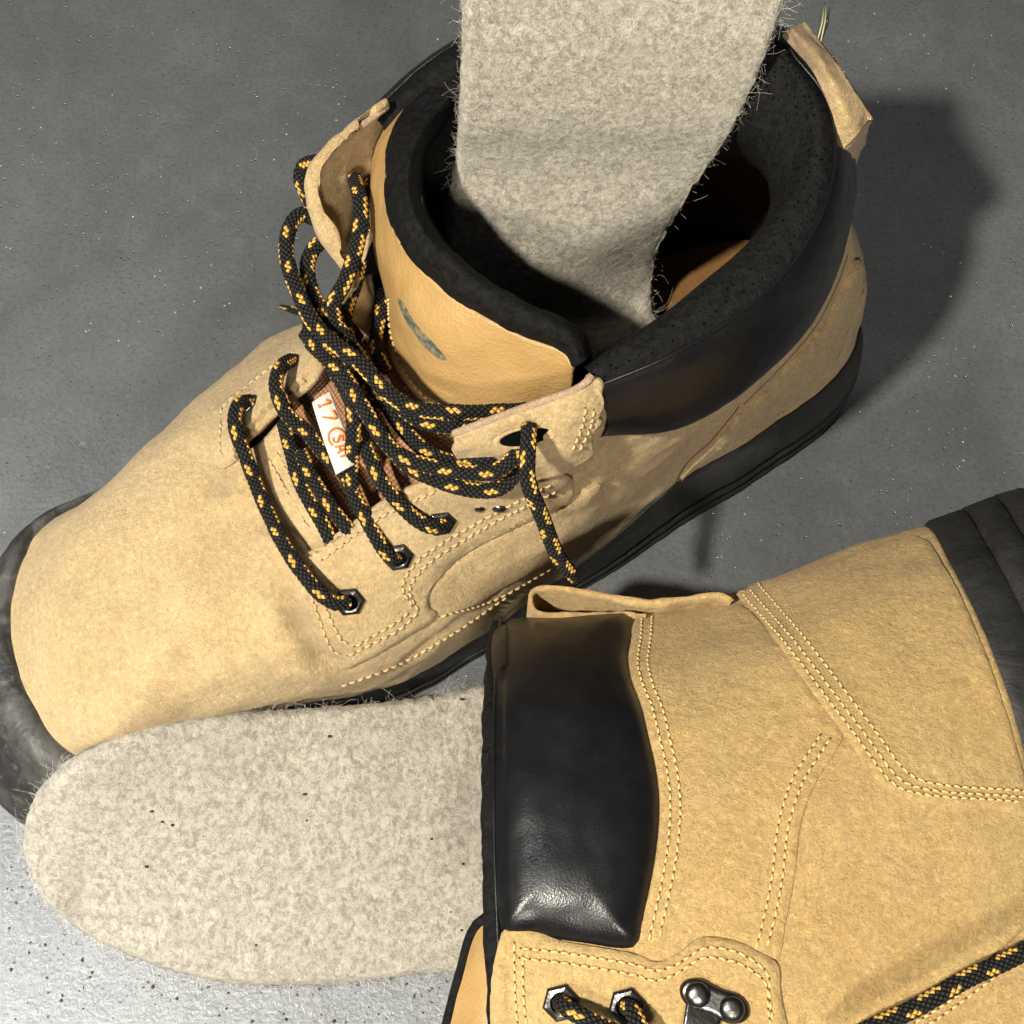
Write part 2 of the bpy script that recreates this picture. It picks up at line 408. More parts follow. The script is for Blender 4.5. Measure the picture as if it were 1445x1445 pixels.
# ------------------------------------------------------------------ standing boot
boot = thing('work_boot', 'worn tan suede work boot standing upright with loosened black and yellow laces', 'boot', (-2, 0, 0), 'pair of work boots')
p, w = P, W
ST = [
 (p(1204,450,2.8), p(1217,400,5.5), p(1212,350,8.5), p(1200,310,11), p(1180,270,13)),
 (p(1170,545,2.8), p(1187,480,5.2), p(1182,440,8), p(1163,400,10.5), p(1135,370,13)),
 (p(1060,620,2.8), p(1075,580,5.2), p(1075,545,8), p(1060,505,10.5), p(1040,455,13)),
 (p(945,690,2.8), p(955,655,5), p(958,625,8), p(950,585,10.5), p(935,540,13)),
 (p(835,782,1.9), p(845,730,5), p(850,680,8), p(855,625,10.5), p(850,578,12.6)),
 (p(760,838,1.5), p(770,790,4.8), p(775,740,7), p(770,690,9.4), p(740,645,11.6)),
 (p(690,892,1.4), p(695,850,4.2), p(690,800,6), p(670,740,8.2), p(630,672,10.6)),
 (p(600,950,1.4), p(605,915,4.2), p(600,860,6), p(580,790,7.8), p(530,717,9.3)),
 (p(500,985,1.6), p(510,955,4.3), p(505,910,6), p(480,850,7.2), p(435,780,8)),
 (p(380,1004,2.2), p(390,978,4.6), p(395,930,6.2), p(400,850,7.2), p(415,757,7.8)),
 (p(240,1040,3.2), p(250,1000,5.2), p(275,930,6.5), p(325,830,7), p(400,737,7.6)),
 (p(112,1073,4.0), p(150,1010,5.6), p(200,920,6.5), p(285,805,6.9), p(387,715,7.5)),
 (p(38,985,4.2), p(85,930,5.6), p(150,860,6.4), p(262,772,6.9), p(375,695,7.5)),
 (p(12,880,4.0), p(65,850,5.5), p(145,800,6.3), p(252,735,7.0), p(362,677,7.6)),
 (p(42,768,3.6), p(95,752,5.3), p(160,725,6.3), p(252,692,7.0), p(350,659,7.7)),
 (p(125,706,3.3), p(143,690,5), p(200,660,6.1), p(267,642,6.9), p(340,642,7.9)),
 (w(23,-4.2,2.8), p(250,590,4.9), p(275,585,6.3), p(300,600,7.2), p(345,620,8.2)),
 (w(19.5,-4.6,2.8), p(335,525,4.8), p(350,520,6.6), p(375,535,7.9), p(402,568,8.8)),
 (w(15.8,-4.4,2.8), p(425,468,4.6), p(432,462,7), p(445,480,8.6), p(458,508,9.8)),
 (w(12.5,-3.9,2.8), w(12.8,-4.2,5.5), w(13.5,-4.3,8.5), w(14.6,-4.5,10.5), p(520,330,12.2)),
 (w(8.5,-4.3,2.8), w(8.8,-4.7,6), w(9.5,-5.1,9), w(10.8,-5.9,11.5), w(12.9,-6.5,12.6)),
 (w(5,-4.6,2.8), w(5.2,-5,6), w(5.8,-5.2,9), w(6.8,-5.8,11.5), w(8.2,-6.5,13.2)),
 (w(1.6,-3.4,2.8), w(1.6,-3.5,6), w(2.3,-3.2,9), w(3.2,-3.0,11.5), w(4.4,-2.8,13.4)),
]
ctrl = np.array(ST).transpose(1, 0, 2)
UP = gridpts(ctrl, 70, 460, True)
def wob(g, specs):
    out = g.copy(); nr, nc = g.shape[:2]
    du = np.gradient(g, axis=0); dv = np.roll(g, -1, 1)-np.roll(g, 1, 1)
    N = np.cross(dv, du); N /= np.maximum(np.linalg.norm(N, axis=2, keepdims=True), 1e-9)
    for i in range(nr):
        for j in range(nc):
            v = Vector(g[i, j]); s = 0
            for sc, am in specs: s += am*noise.noise(v*sc)
            out[i, j] += N[i, j]*s
    return out
UP = wob(UP, ((.35, .12), (1.1, .05), (2.6, .02)))
# pressed creases: (pixel line, depth, width cm)
def crease(g, lines, closed=True):
    b = bvh_of((g, closed)); out = g.copy()
    for pts, depth, wd in lines:
        q = []
        for x, y in resample(pts, 4):
            l, n = hit(b, x, y)
            if l is not None: q.append((list(l), list(n)))
        if not q: continue
        Q = np.array([a for a, _ in q]); NN = np.array([c for _, c in q])
        fl_ = out.reshape(-1, 3); lo = Q.min(0)-1; hi = Q.max(0)+1
        idx = np.where(((fl_ > lo) & (fl_ < hi)).all(1))[0]
        d = np.linalg.norm(fl_[idx][:, None]-Q[None], axis=2); k = d.argmin(1); dm = d.min(1)
        ends = np.minimum(k, len(Q)-1-k)/max(1, len(Q)*.25)
        fl_[idx] -= NN[k]*(depth*np.exp(-(dm/wd)**2)*np.clip(ends, .15, 1))[:, None]
    return out
UP = crease(UP, [
 ([(395,800),(420,870),(455,925),(500,955)], .22, .35), ([(380,850),(410,930),(470,965)], -.10, .5),
 ([(330,680),(300,690),(270,720)], .10, .4), ([(540,960),(620,900),(720,830)], .12, .35),
 ([(760,700),(790,690),(830,668)], .16, .3), ([(780,720),(830,700),(870,650)], -.10, .35), ([(900,620),(860,660),(845,720)], .10, .5),
 ([(610,860),(600,830),(650,780),(740,735),(820,700)], .12, .22), ([(140,800),(200,850),(260,930)], .04, .6), ([(350,740),(330,820),(360,900),(420,960)], .09, .8), ([(300,720),(280,800),(290,880)], -.05, .9), ([(250,640),(300,660),(330,700)], .05, .5), ([(660,700),(700,720),(760,715)], .09, .3), ([(880,600),(850,640),(790,720)], .08, .5), ([(990,600),(960,650),(930,690)], .06, .4),
])
upper = sheet('upper', UP, M['suede_worn'], boot, True, .2, label='tan suede upper of the worn boot, stained and creased')
upper.data.materials.append(M['lining']); upper.modifiers['thick'].material_offset = 1
B_up = gpart(UP, True)
b0 = merge_bvh([B_up])
pA, gA = panel('eyestay', [(440,776),(480,742),(530,714),(580,690),(635,672),(700,668),(770,660),(805,672),(800,705),(740,732),(660,775),(612,822),(602,850),(612,868),(560,902),(500,935),(470,940),(452,910),(428,850),(416,800)], b0, M['suede_worn'], boot, .22, 6, rough_edge=.5)
pB, gB = panel('eyestay', [(304,584),(332,560),(382,518),(430,484),(452,512),(426,550),(390,590),(345,640),(318,662),(302,650)], b0, M['suede_worn'], boot, .22, 6, rough_edge=.5)
pC, gC = panel('heel_counter', [(958,676),(970,660),(1000,632),(1042,585),(1100,528),(1165,450),(1195,385),(1208,365),(1215,400),(1200,445),(1165,528),(1112,572),(1052,606),(995,643)], b0, M['suede_worn'], boot, .22, 6, rough_edge=.4)
pD, gD = panel('side_patch', [(602,850),(612,868),(660,856),(740,812),(800,782),(835,745),(850,700),(840,680),(800,706),(740,733),(662,776),(615,822)], b0, M['suede_worn'], boot, .07, 6, rough_edge=.4)
bL = merge_bvh([B_up, gA, gB, gC, gD])
stitches('stitching', [
 [(430,812),(450,870),(468,915),(490,925)], [(440,800),(462,862),(482,902),(500,912)],
 [(490,925),(560,890),(590,862)], [(500,912),(560,877),(582,855)],
 [(590,862),(578,830),(610,790),(700,735),(790,690)], [(582,855),(568,825),(600,782),(690,728),(780,682)],
 [(455,790),(540,728),(620,690)], [(620,870),(700,845),(780,800)],
 [(312,585),(320,570),(375,525),(425,490)], [(312,595),(312,640),(325,650)],
 [(480,968),(560,938),(640,893),(720,838)],
], bL, M['thread_worn'], M['hole'], boot, .27, .042)

SEAMS = [[(950,688),(968,655),(1003,622),(1030,590),(1042,574)], [(1050,570),(1100,520),(1150,462),(1180,405),(1196,360)]]
# sole
F = UP[0]
NC = F.shape[0]
def outline_off(F, d, z):
    t = np.roll(F, -6, 0)-np.roll(F, 6, 0); t[:, 2] = 0; t /= np.linalg.norm(t, axis=1, keepdims=True)
    n = np.stack([t[:, 1], -t[:, 0], np.zeros(len(F))], 1)
    c = F.mean(0)
    if ((F-c)*n).sum() < 0: n = -n
    o = F+n*np.asarray(d).reshape(-1, 1); o[:, 2] = z; return o
sidx = np.arange(NC)*len(ST)/NC
offk = np.interp(sidx, [0, 3, 5, 8, 10, 11, 12, 13, 14, 15, 16, 17, 20, 23], [.45, .45, .1, .1, .5, 2.0, 2.8, 2.3, 1.3, .6, .5, .5, .45, .45])
bot_lift = np.interp(sidx, [0, 9, 12, 15, 23], [0, 0, .9, 0, 0])
Fz = F[:, 2]
rows = [outline_off(F, -.12, Fz+.05), outline_off(F, .02+offk*.06, Fz+.22), outline_off(F, offk*.3, Fz+.12), outline_off(F, offk*.72, Fz*.8), outline_off(F, offk*.95, Fz*.55)]
rows = list(crm(np.array(rows), 18))
for k, (dd, zz) in enumerate(((0, .50), (-.13, .47), (-.13, .42), (.03, .39), (.05, .30), (-.10, .28), (-.10, .23), (.04, .20), (.02, .06), (-.2, 0))):
    rows.append(outline_off(F, offk+dd, Fz*zz/.5*.5+bot_lift*(zz < .25)*1.0*(.25-zz)*3))
SO = np.array(rows)
sole = sheet('outsole', SO, M['rubber'], boot, True, flip=True, label='black rubber outsole with scuffed toe bumper')
sole.data.materials.append(M['rubber_toe'])
mi = []
for i in range(SO.shape[0]-1):
    for j in range(NC): mi.append(1 if 9.2 < sidx[j] < 15.6 else 0)
sole.data.polygons.foreach_set('material_index', mi)
bc = SO[-1]; cc = bc.mean(0); cc[2] = 0.02
me = mesh_from('tread', [tuple(cc)]+bc.tolist(), [(0, 1+(j+1) % NC, 1+j) for j in range(NC)])
link('tread', me, M['rubber'], boot, smooth=False)
# footbed inside
fb = np.array([[W(a, b, 4.0) for b in np.linspace(-1, 1, 7)*wd+cb] for a, wd, cb in ((1.6, 1.0, -.8), (2.2, 2.3, -.8), (3.4, 3.0, -.8), (6, 3.3, -.8), (10, 3.1, -.5), (16, 3.6, 0), (23, 3.6, 0))])
sheet('footbed', gridpts(fb, 30, 20), M['footbed'], boot)

# collar
CO = [
 (p(846,614,11), p(858,588,12.6), p(842,552,13.8), p(825,528,13.7), p(815,515,13.0), p(795,530,8)),
 (p(950,600,10.8), p(962,560,12.6), p(950,508,14.2), p(905,476,14.0), p(872,490,12.8), p(875,525,7)),
 (p(1030,560,10.9), p(1045,507,12.6), p(1030,462,14.4), p(985,420,14.2), p(943,441,13), p(950,485,7)),
 (p(1105,497,11), p(1118,445,12.7), p(1102,405,14.6), p(1055,358,14.4), p(1010,391,13), p(1005,440,7)),
 (p(1160,418,11.2), p(1170,367,13), p(1158,325,14.9), p(1110,290,14.7), p(1066,333,13.2), p(1050,390,7)),
 (p(1188,325,11.6), p(1194,272,13.4), p(1182,235,15.2), p(1137,228,15.1), p(1089,278,13.6), p(1085,340,7)),
 (p(1190,235,12.2), p(1190,185,14), p(1170,142,15.6), p(1130,160,15.5), p(1086,232,14), p(1090,310,7)),
 (w(4.3,-.9,12.5), p(1152,102,14.8), p(1128,84,15.9), p(1108,120,15.7), p(1068,195,14.2), p(1065,280,7)),
 (w(4.9,-2.9,12.5), p(1100,50,15), p(1082,48,15.9), p(1066,92,15.7), p(1035,165,14.4), p(1020,265,7)),
 (w(7,-6.0,12.3), w(7,-6.9,14), w(7.2,-6.5,15.2), w(7.4,-5.6,15.2), w(7.6,-4.9,14), w(7.2,-4.4,7)),
 (w(10,-6.8,12), w(10,-7.7,13.6), w(10.1,-7.3,14.6), w(10.2,-6.3,14.6), w(10.2,-5.6,13.5), w(9.6,-4.6,7)),
 (w(13,-6.8,11.5), w(13.1,-7.6,12.8), w(13,-7.2,13.9), w(12.9,-6.3,13.9), w(12.8,-5.6,13), w(12.2,-4.6,7)),
 (w(15,-6.2,11.3), w(15.3,-6.9,12.3), w(15.1,-6.7,13.1), w(14.8,-6.0,13.1), w(14.6,-5.5,12.5), w(14,-4.5,7)),
]
ctr = W(9, -1.5, 0)
def outw(q, d):
    v = (q-ctr)*[1, 1, 0]; return q+v/np.linalg.norm(v)*d
deep = [(13,2.6), (11,2.7), (9,2.7), (6.5,2.6), (4.2,2.3), (2.5,1.2), (1.8,0), (1.6,-1.6), (2.2,-3.2), (5,-4.9), (8.5,-4.8), (12,-4.6), (14,-4.3)]
CO = [(outw(c[0], -.45)-[0, 0, .1], outw(c[0], .12))+(outw(c[1], .22), c[2], c[3]+[0, 0, .35], c[4]-[0, 0, .7])+((c[5]+W(a, b, 7.5))/2, W(a, b, 3.9)) for c, (a, b) in zip(CO, deep)]
CG = gridpts(np.array(CO).transpose(1, 0, 2), 113, 220)
CG = wob(CG, ((.5, .08), (1.6, .012), (5, .008)))
kr = 49
sheet('collar_pad', CG[:kr+1], M['black_leather'], boot, False, label='padded shiny black leather collar')
lin = sheet('collar_lining', CG[kr:], M['lining'], boot, False)
# piping along ridge
def tube(pts, r, n=8, caps=True):
    pts = np.asarray(pts); V = []; Fc = []
    T = np.gradient(pts, axis=0); T /= np.maximum(np.linalg.norm(T, axis=1, keepdims=True), 1e-9)
    ref = Vector((0, 0, 1))
    if abs(Vector(T[0]).dot(ref)) > .9: ref = Vector((1, 0, 0))
    x = Vector(T[0]).cross(ref).normalized(); rr = np.broadcast_to(r, (len(pts),))
    for i in range(len(pts)):
        tt = Vector(T[i]); x = (x-tt*x.dot(tt)).normalized(); y = tt.cross(x)
        for k in range(n):
            a = k*2*math.pi/n; V.append(tuple(Vector(pts[i])+(x*math.cos(a)+y*math.sin(a))*rr[i]))
    for i in range(len(pts)-1):
        for k in range(n): Fc.append([i*n+k, i*n+(k+1) % n, (i+1)*n+(k+1) % n, (i+1)*n+k])
    if caps: Fc += [list(range(n))[::-1], [(len(pts)-1)*n+k for k in range(n)]]
    return V, Fc
v, f = tube(CG[kr+1], .055, 6); link('piping', mesh_from('piping', v, f), M['black_leather'], boot)
# perforations in the lining
HV = []; HF = []
for i in range(kr+5, kr+32, 3):
    for j in range(3, 150, 3):
        if random.random() < .25: continue
        jj = j+(i//3 % 2)*2-(j > 140)*2; c = CG[i, jj]; n = np.cross(CG[i, jj+1]-CG[i, jj-1], CG[i+1, jj]-CG[i-1, jj]); n = n/np.linalg.norm(n)
        if n @ (CAM-c) < 0: n = -n
        t_, b_, n_ = frame(n, CG[i, jj+1]-c); r = .036*random.uniform(.6, 1.15); o = len(HV)
        cv = Vector(c)+n_*.014+t_*random.uniform(-.07, .07)+b_*random.uniform(-.06, .06)
        for k in range(7): a = k*2*math.pi/7; HV.append(tuple(cv+t_*math.cos(a)*r+b_*math.sin(a)*r))
        HF.append([o+k for k in range(7)])
link('perforations', mesh_from('perforations', HV, HF), M['blackhole'], boot, kind='stuff', smooth=False)

# tongue
TG = [
 (p(585,132,13.6), p(568,140,12.8), p(556,158,11.5)), (p(553,185,13.9), p(532,200,12.9), p(527,215,11)),
 (p(543,245,14), p(523,262,12.7), p(520,290,10)), (p(548,310,14), p(528,330,12.5), p(530,370,9.5)),
 (p(575,360,14), p(546,395,12.6), p(546,440,9.5)), (p(620,405,14), p(574,447,12.6), p(553,500,9.6)),
 (p(680,445,14), p(628,500,12.6), p(588,560,10)), (p(740,475,14), p(705,532,12.6), p(650,602,10.3)),
 (p(793,495,14), p(782,545,12.8), p(740,595,10.8)), (p(808,518,13.8), p(806,548,12.8), p(792,580,11.3))]
TGg = wob(gridpts(np.array(TG).transpose(1, 0, 2), 30, 120), ((.5, .1), (1.5, .04)))
sheet('tongue', TGg, M['tan_leather'], boot, False, .18, label='smooth tan leather tongue top with black edge')
LR = [(p(610,130,14.3), p(640,150,14), p(645,200,9)), (p(575,190,14.6), p(600,200,14.2), p(620,240,8)), (p(563,245,14.7), p(588,245,14.3), p(612,280,8)),
 (p(568,300,14.7), p(592,290,14.3), p(618,330,8)), (p(592,345,14.7), p(612,328,14.2), p(640,370,8)), (p(635,390,14.7), p(650,366,14.2), p(675,410,8)),
 (p(692,430,14.7), p(706,406,14.1), p(720,450,8)), (p(752,460,14.7), p(766,438,14.0), p(765,490,8)), (p(806,484,14.6), p(822,470,13.8), p(812,520,8)), (p(822,512,14.2), p(835,502,13.2), p(830,532,8))]
RM = gridpts(np.array([(a[0]*1.0-[0, 0, .05],)+b+(b[2]*[1, 1, 0]+[0, 0, 3.5],) for a, b in zip(TG, LR)]).transpose(1, 0, 2), 50, 160)
jag = .05*np.sin(np.arange(160)*1.9)+.03*rng.normal(size=160)
RM[0, :, 2] += .06; RM[0] += (TGg[1, (np.arange(160)*119/159).astype(int)]-RM[0])*(.25+jag)[:, None]*.8
RM = wob(RM, ((1.2, .08), (3.5, .035)))
sheet('tongue_lining', RM, M['lining'], boot)
bT = merge_bvh([gpart(TGg, False)])
panel('tongue_print', [(562,420),(572,432),(588,458),(612,484),(630,506),(622,507),(602,492),(580,464),(566,438)], bT, M['greyprint'], boot, .02, 5)
stitches('stitching', [[(549,420),(552,470),(570,520),(600,560),(630,580)]], bT, M['thread'], M['hole'], boot, .22, .035)
LT = gridpts(np.array([[p(530,420,9.4), p(600,540,9.8), p(720,610,10.6)], [p(470,490,8.7), p(530,580,9.3), p(630,670,9.8)],
 [p(410,560,8.0), p(470,640,8.4), p(550,735,8.4)], [p(362,615,7.5), p(415,680,7.7), p(465,775,7.5)], [p(335,640,7.0), p(385,710,7.1), p(430,790,6.9)]]), 40, 30)
sheet('tongue_fabric', wob(LT, ((.9, .12),)), M['weave'], boot)
TB = gridpts(np.array([[p(395,592,8.25), p(440,660,8.35), p(492,748,8.2)], [p(370,620,8.0), p(415,690,8.15), p(462,768,8.0)], [p(338,645,7.5), p(380,712,7.6), p(428,785,7.5)]]), 14, 30)
sheet('tongue_base', wob(TB, ((1.0, .1),)), M['suede_worn'], boot, False, .15)
stitches('stitching', [[(392,640),(420,690),(455,745)], [(380,648),(408,698),(440,752)]], merge_bvh([gpart(TB, False)]), M['thread_worn'], M['hole'], boot, .26, .04)

# far flap (inner side seen), near flap
FF = gridpts(np.array([
 [p(550,148,14.1), p(545,150,13.9), p(551,156,13.4), p(556,170,12.4)],
 [p(508,178,14.0), p(500,186,13.9), p(515,200,13.2), p(540,225,11.8)],
 [p(470,215,13.9), p(460,224,13.8), p(490,240,12.9), p(530,270,11.2)],
 [p(452,250,13.7), p(442,258,13.6), p(478,285,12.6), p(525,320,10.8)],
 [p(460,300,13.3), p(449,305,13.2), p(480,330,12.2), p(525,370,10.4)],
 [p(482,350,12.8), p(473,352,12.7), p(500,370,11.8), p(530,410,10.2)],
 [p(502,392,12.2), p(497,395,12.1), p(510,410,11.3), p(530,450,10)],
 [p(488,440,11.4), p(478,440,11.2), p(500,455,10.6), p(525,480,9.6)]]), 60, 24)
FF = wob(FF, ((.8, .12), (2.2, .04)))
sheet('eyestay_flap', FF, M['suede_worn'], boot, False, .22, label='outward folded suede flap')
v, f = tube(resample(FF[:50, 4], .2, smooth=False)+[0, 0, -.03], .10, 8); link('flap_edge', mesh_from('flap_edge', v, f), M['suede_edge'], boot)
FN = gridpts(np.array([
 [p(640,612,12.9), p(700,590,13.3), p(765,566,13.7), p(812,550,14), p(836,530,14.3)],
 [p(641,622,12.8), p(702,602,13.2), p(768,580,13.6), p(815,566,13.9), p(852,566,13.6)],
 [p(642,640,12.4), p(705,628,12.7), p(775,612,13.0), p(820,595,13.2), p(846,590,13.2)],
 [p(650,652,11.8), p(710,652,11.9), p(780,648,12.0), p(815,630,12.3), p(836,615,12.4)],
 [p(690,676,10.9), p(735,682,10.9), p(790,672,11.0), p(820,655,11.2), p(838,640,11.3)]]), 50, 60)
FN = wob(FN, ((.9, .12), (2.4, .05)))
sheet('eyestay_flap', FN, M['suede_worn'], boot, False, .2, label='creased suede flap with the top lace eyelet')
v, f = tube(resample(FN[0, :], .2, smooth=False), .10, 8); link('flap_edge', mesh_from('flap_edge', v, f), M['suede_edge'], boot)
bF = merge_bvh([gpart(FN, False)])
stitches('stitching', [[(826,575),(822,600),(805,640)], [(838,578),(832,604),(815,640)]], bF, M['thread_worn'], M['hole'], boot, .26, .04)

# pull loop on the heel
PL = gridpts(np.array([
 [p(1102,50,16.5), p(1117,37,16.9), p(1134,31,16.6)], [p(1124,74,16.4), p(1138,62,16.8), p(1153,52,16.5)], [p(1147,102,16.2), p(1160,88,16.6), p(1173,77,16.3)],
 [p(1170,150,15.9), p(1186,138,16.3), p(1205,124,16.0)], [p(1181,185,15.5), p(1200,166,15.9), p(1221,148,15.7)], [p(1191,211,15.0), p(1210,190,15.4), p(1230,168,15.3)]]), 50, 18)
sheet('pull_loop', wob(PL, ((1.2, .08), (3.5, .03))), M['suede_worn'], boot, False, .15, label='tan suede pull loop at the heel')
PK = gridpts(np.array([[p(1193,212,14.9), p(1211,192,15.2), p(1230,170,15.1)], [p(1204,222,14.0), p(1213,210,14.1), p(1222,196,14.0)], [p(1196,244,12.8), p(1203,236,12.9), p(1210,226,12.8)], [p(1189,268,11.6), p(1194,262,11.7), p(1199,254,11.6)]]), 30, 12)
sheet('pull_loop_fold', wob(PK, ((1.2, .06),)), M['suede_edge'], boot, False, .12)

# eyelets
def hexring(name, c, n, t, parent, R=.46, r=.22, mat=None, sub='hole', hm=None):
    t, b_, n = frame(n, t); V = []; Fc = []; m = 24
    prof = [(0, -.05, 1), (0, .06, 1), (.05, .11, 1), (.16, .13, .5), (.24, .12, 0), (.27, .02, 0), (.25, -.1, 0)]
    for off, h, hexw in prof:
        for k in range(m):
            a = k*2*math.pi/m; hx = math.cos(math.pi/6)/math.cos(((a) % (math.pi/3))-math.pi/6)
            if hexw >= 1: rad = (R-off)*hx
            else: rad = (R-off)*(1+(hx-1)*hexw)
            if off >= .24: rad = r+(.27-off)*.8
            V.append(tuple(c+n*h+(t*math.cos(a)+b_*math.sin(a))*rad))
    for i in range(len(prof)-1):
        for k in range(m): Fc.append([i*m+k, i*m+(k+1) % m, (i+1)*m+(k+1) % m, (i+1)*m+k])
    o = link(name, mesh_from(name, V, Fc), mat or M['metal'], parent)
    md = o.modifiers.new('edges', 'BEVEL'); md.width = .0001; md.segments = 1; md.limit_method = 'ANGLE'
    for q in o.data.polygons: q.use_smooth = False
    V = [tuple(c+n*.015+(t*math.cos(k*math.pi/8)+b_*math.sin(k*math.pi/8))*r*1.1) for k in range(16)]
    link('eyelet_hole', mesh_from('eyelet_hole', V, [list(range(16))]), hm or M['blackhole'], o, smooth=False)
    return o
for (x, y), rot, R in (((493, 849), .1, .46), ((562, 786), .2, .46), ((622, 738), .1, .46), ((352, 570), .4, .34), ((408, 512), .4, .34)):
    l, n = hit(bL, x, y)
    if l: hexring('eyelet', l, n, Vector((math.cos(rot), math.sin(rot), 0)), boot, R, .21 if R > .4 else .19)
l, n = hit(bF, 742, 616)
if l:   # oval slot worn into the flap
    t_, b_, n_ = frame(n, Vector(P(800, 600, 13))-Vector(P(700, 622, 13)))
    V = []; m = 28; Fc = []
    for sc, h in ((1.25, .20), (1.12, .26), (1.0, .24), (.9, .17)):
        for k in range(m): a = k*2*math.pi/m; V.append(tuple(l+n_*(h-.18)+(t_*math.cos(a)*.72+b_*math.sin(a)*.27)*sc))
    for i in range(3):
        for k in range(m): Fc.append([i*m+k, i*m+(k+1) % m, (i+1)*m+(k+1) % m, (i+1)*m+k])
    e = link('eyelet', mesh_from('eyelet', V, Fc), M['suede_worn'], boot, label='worn oval lace slot in the near flap')
    V = [tuple(l+n_*.04+(t_*math.cos(k*2*math.pi/m)*.70+b_*math.sin(k*2*math.pi/m)*.25)) for k in range(m)]
    link('eyelet_hole', mesh_from('eyelet_hole', V, [list(range(m))]), M['blackhole'], e, smooth=False)
l, n = hit(b0, 690, 708)
def hook_plate(c, n, t, parent, s=1.0):
    """two riveted lobes and the bent hook between them"""
    t, b_, n = frame(n, t); V = []; Fc = []; m = 40
    def rad(a): return .34*s
    ol = []
    for k in range(m):
        a = k*2*math.pi/m; x = math.cos(a)*.72; y = math.sin(a)*(.34+.0*x)
        y *= (1-.22*math.exp(-(x/.22)**2)); x = math.copysign(abs(math.cos(a))**.75, math.cos(a))*.72
        ol.append((x*s, y*s))
    for sc, h in ((1, -.04), (1, .07), (.9, .12), (.5, .12), (0.02, .12)):
        for x, y in ol: V.append(tuple(c+n*h*s+t*x*sc+b_*y*sc))
    for i in range(4):
        for k in range(m): Fc.append([i*m+k, i*m+(k+1) % m, (i+1)*m+(k+1) % m, (i+1)*m+k])
    o = link('lace_hook', mesh_from('lace_hook', V, Fc), M['metal'], parent)
    for sx in (-.36, .36):
        V = []; Fc = []
        for j, (rr, h) in enumerate(((.26, .10), (.25, .17), (.20, .22), (.12, .245), (.01, .25))):
            for k in range(16): a = k*math.pi/8; V.append(tuple(c+n*h*s+t*(sx+math.cos(a)*rr)*s+b_*math.sin(a)*rr*s))
        for i in range(4):
            for k in range(16): Fc.append([i*16+k, i*16+(k+1) % 16, (i+1)*16+(k+1) % 16, (i+1)*16+k])
        link('rivet', mesh_from('rivet', V, Fc), M['metal'], o)
    return o
if l: hook_plate(l+n*.1, n, Vector((1, .45, 0)), boot, .8)

# laces
LR_ = .218
def lace_mesh(pts, r=LR_, b=None, taper=False):
    q = []
    for pt in pts:
        x, y = pt[:2]; z = pt[2] if len(pt) > 2 else None
        if z is None:
            l, n = hit(b, x, y)
            if l is None: continue
            q.append(np.array(l+n*r*.85))
        else: q.append(P(x, y, z))
    path = resample(np.array(q), .045); n = 32
    s = np.arange(len(path))*.045
    path = path+np.stack([.03*np.sin(s*1.7+r*99), .03*np.sin(s*2.3), .03*np.sin(s*1.3)], 1)
    T = np.gradient(path, axis=0); T /= np.linalg.norm(T, axis=1, keepdims=True)
    x = Vector(T[0]).cross(Vector((0, 0, 1))).normalized(); V = np.empty((len(path), n, 3)); U = np.empty((len(path), n, 2))
    aa = np.arange(n)*2*math.pi/n; ph = random.uniform(0, 8)
    for i in range(len(path)):
        tt = Vector(T[i]); x = (x-tt*x.dot(tt)).normalized(); y = tt.cross(x)
        v = s[i]/.17+ph; uu = np.arange(n)/n
        a = uu*8+v; b2 = uu*8-v
        h = np.sqrt(np.abs(np.sin(np.pi*a)*np.sin(np.pi*b2)))
        rr = r*(.84+.20*h)
        if taper: rr = rr*min(1, .55+(len(path)-1-i)*.045*.9)
        V[i] = path[i]+np.cos(aa)[:, None]*rr[:, None]*np.array(x)+np.sin(aa)[:, None]*rr[:, None]*np.array(y)
        U[i, :, 0] = uu; U[i, :, 1] = v
    return V, U
def lace_joined(paths, parent, b, label=None):
    VV = []; FF_ = []; UU = []
    for pts, r, tp in paths:
        V, U = lace_mesh(pts, r, b, tp); m, n = V.shape[:2]
        # duplicate the seam so the braid pattern wraps cleanly
        V = np.concatenate([V, V[:, :1]], 1); Ue = U[:, :1].copy(); Ue[:, :, 0] = 1.0; U = np.concatenate([U, Ue], 1); n += 1
        o = len(VV) and sum(len(a) for a in VV) or 0
        VV.append(V.reshape(-1, 3)); UU.append(U.reshape(-1, 2)); FF_ += quads(m, n, off=o).tolist()
        c0 = [o+k for k in range(n-1)]; c1 = [o+(m-1)*n+k for k in range(n-1)]; FF_ += [c0[::-1], c1]
    return link('lace_strand', mesh_from('lace', np.vstack(VV), FF_, np.vstack(UU)), M['lace'], parent, label)
def lace(paths, parent, b, label=None):
    for q in paths: lace_joined([q], parent, b, label)
R = LR_
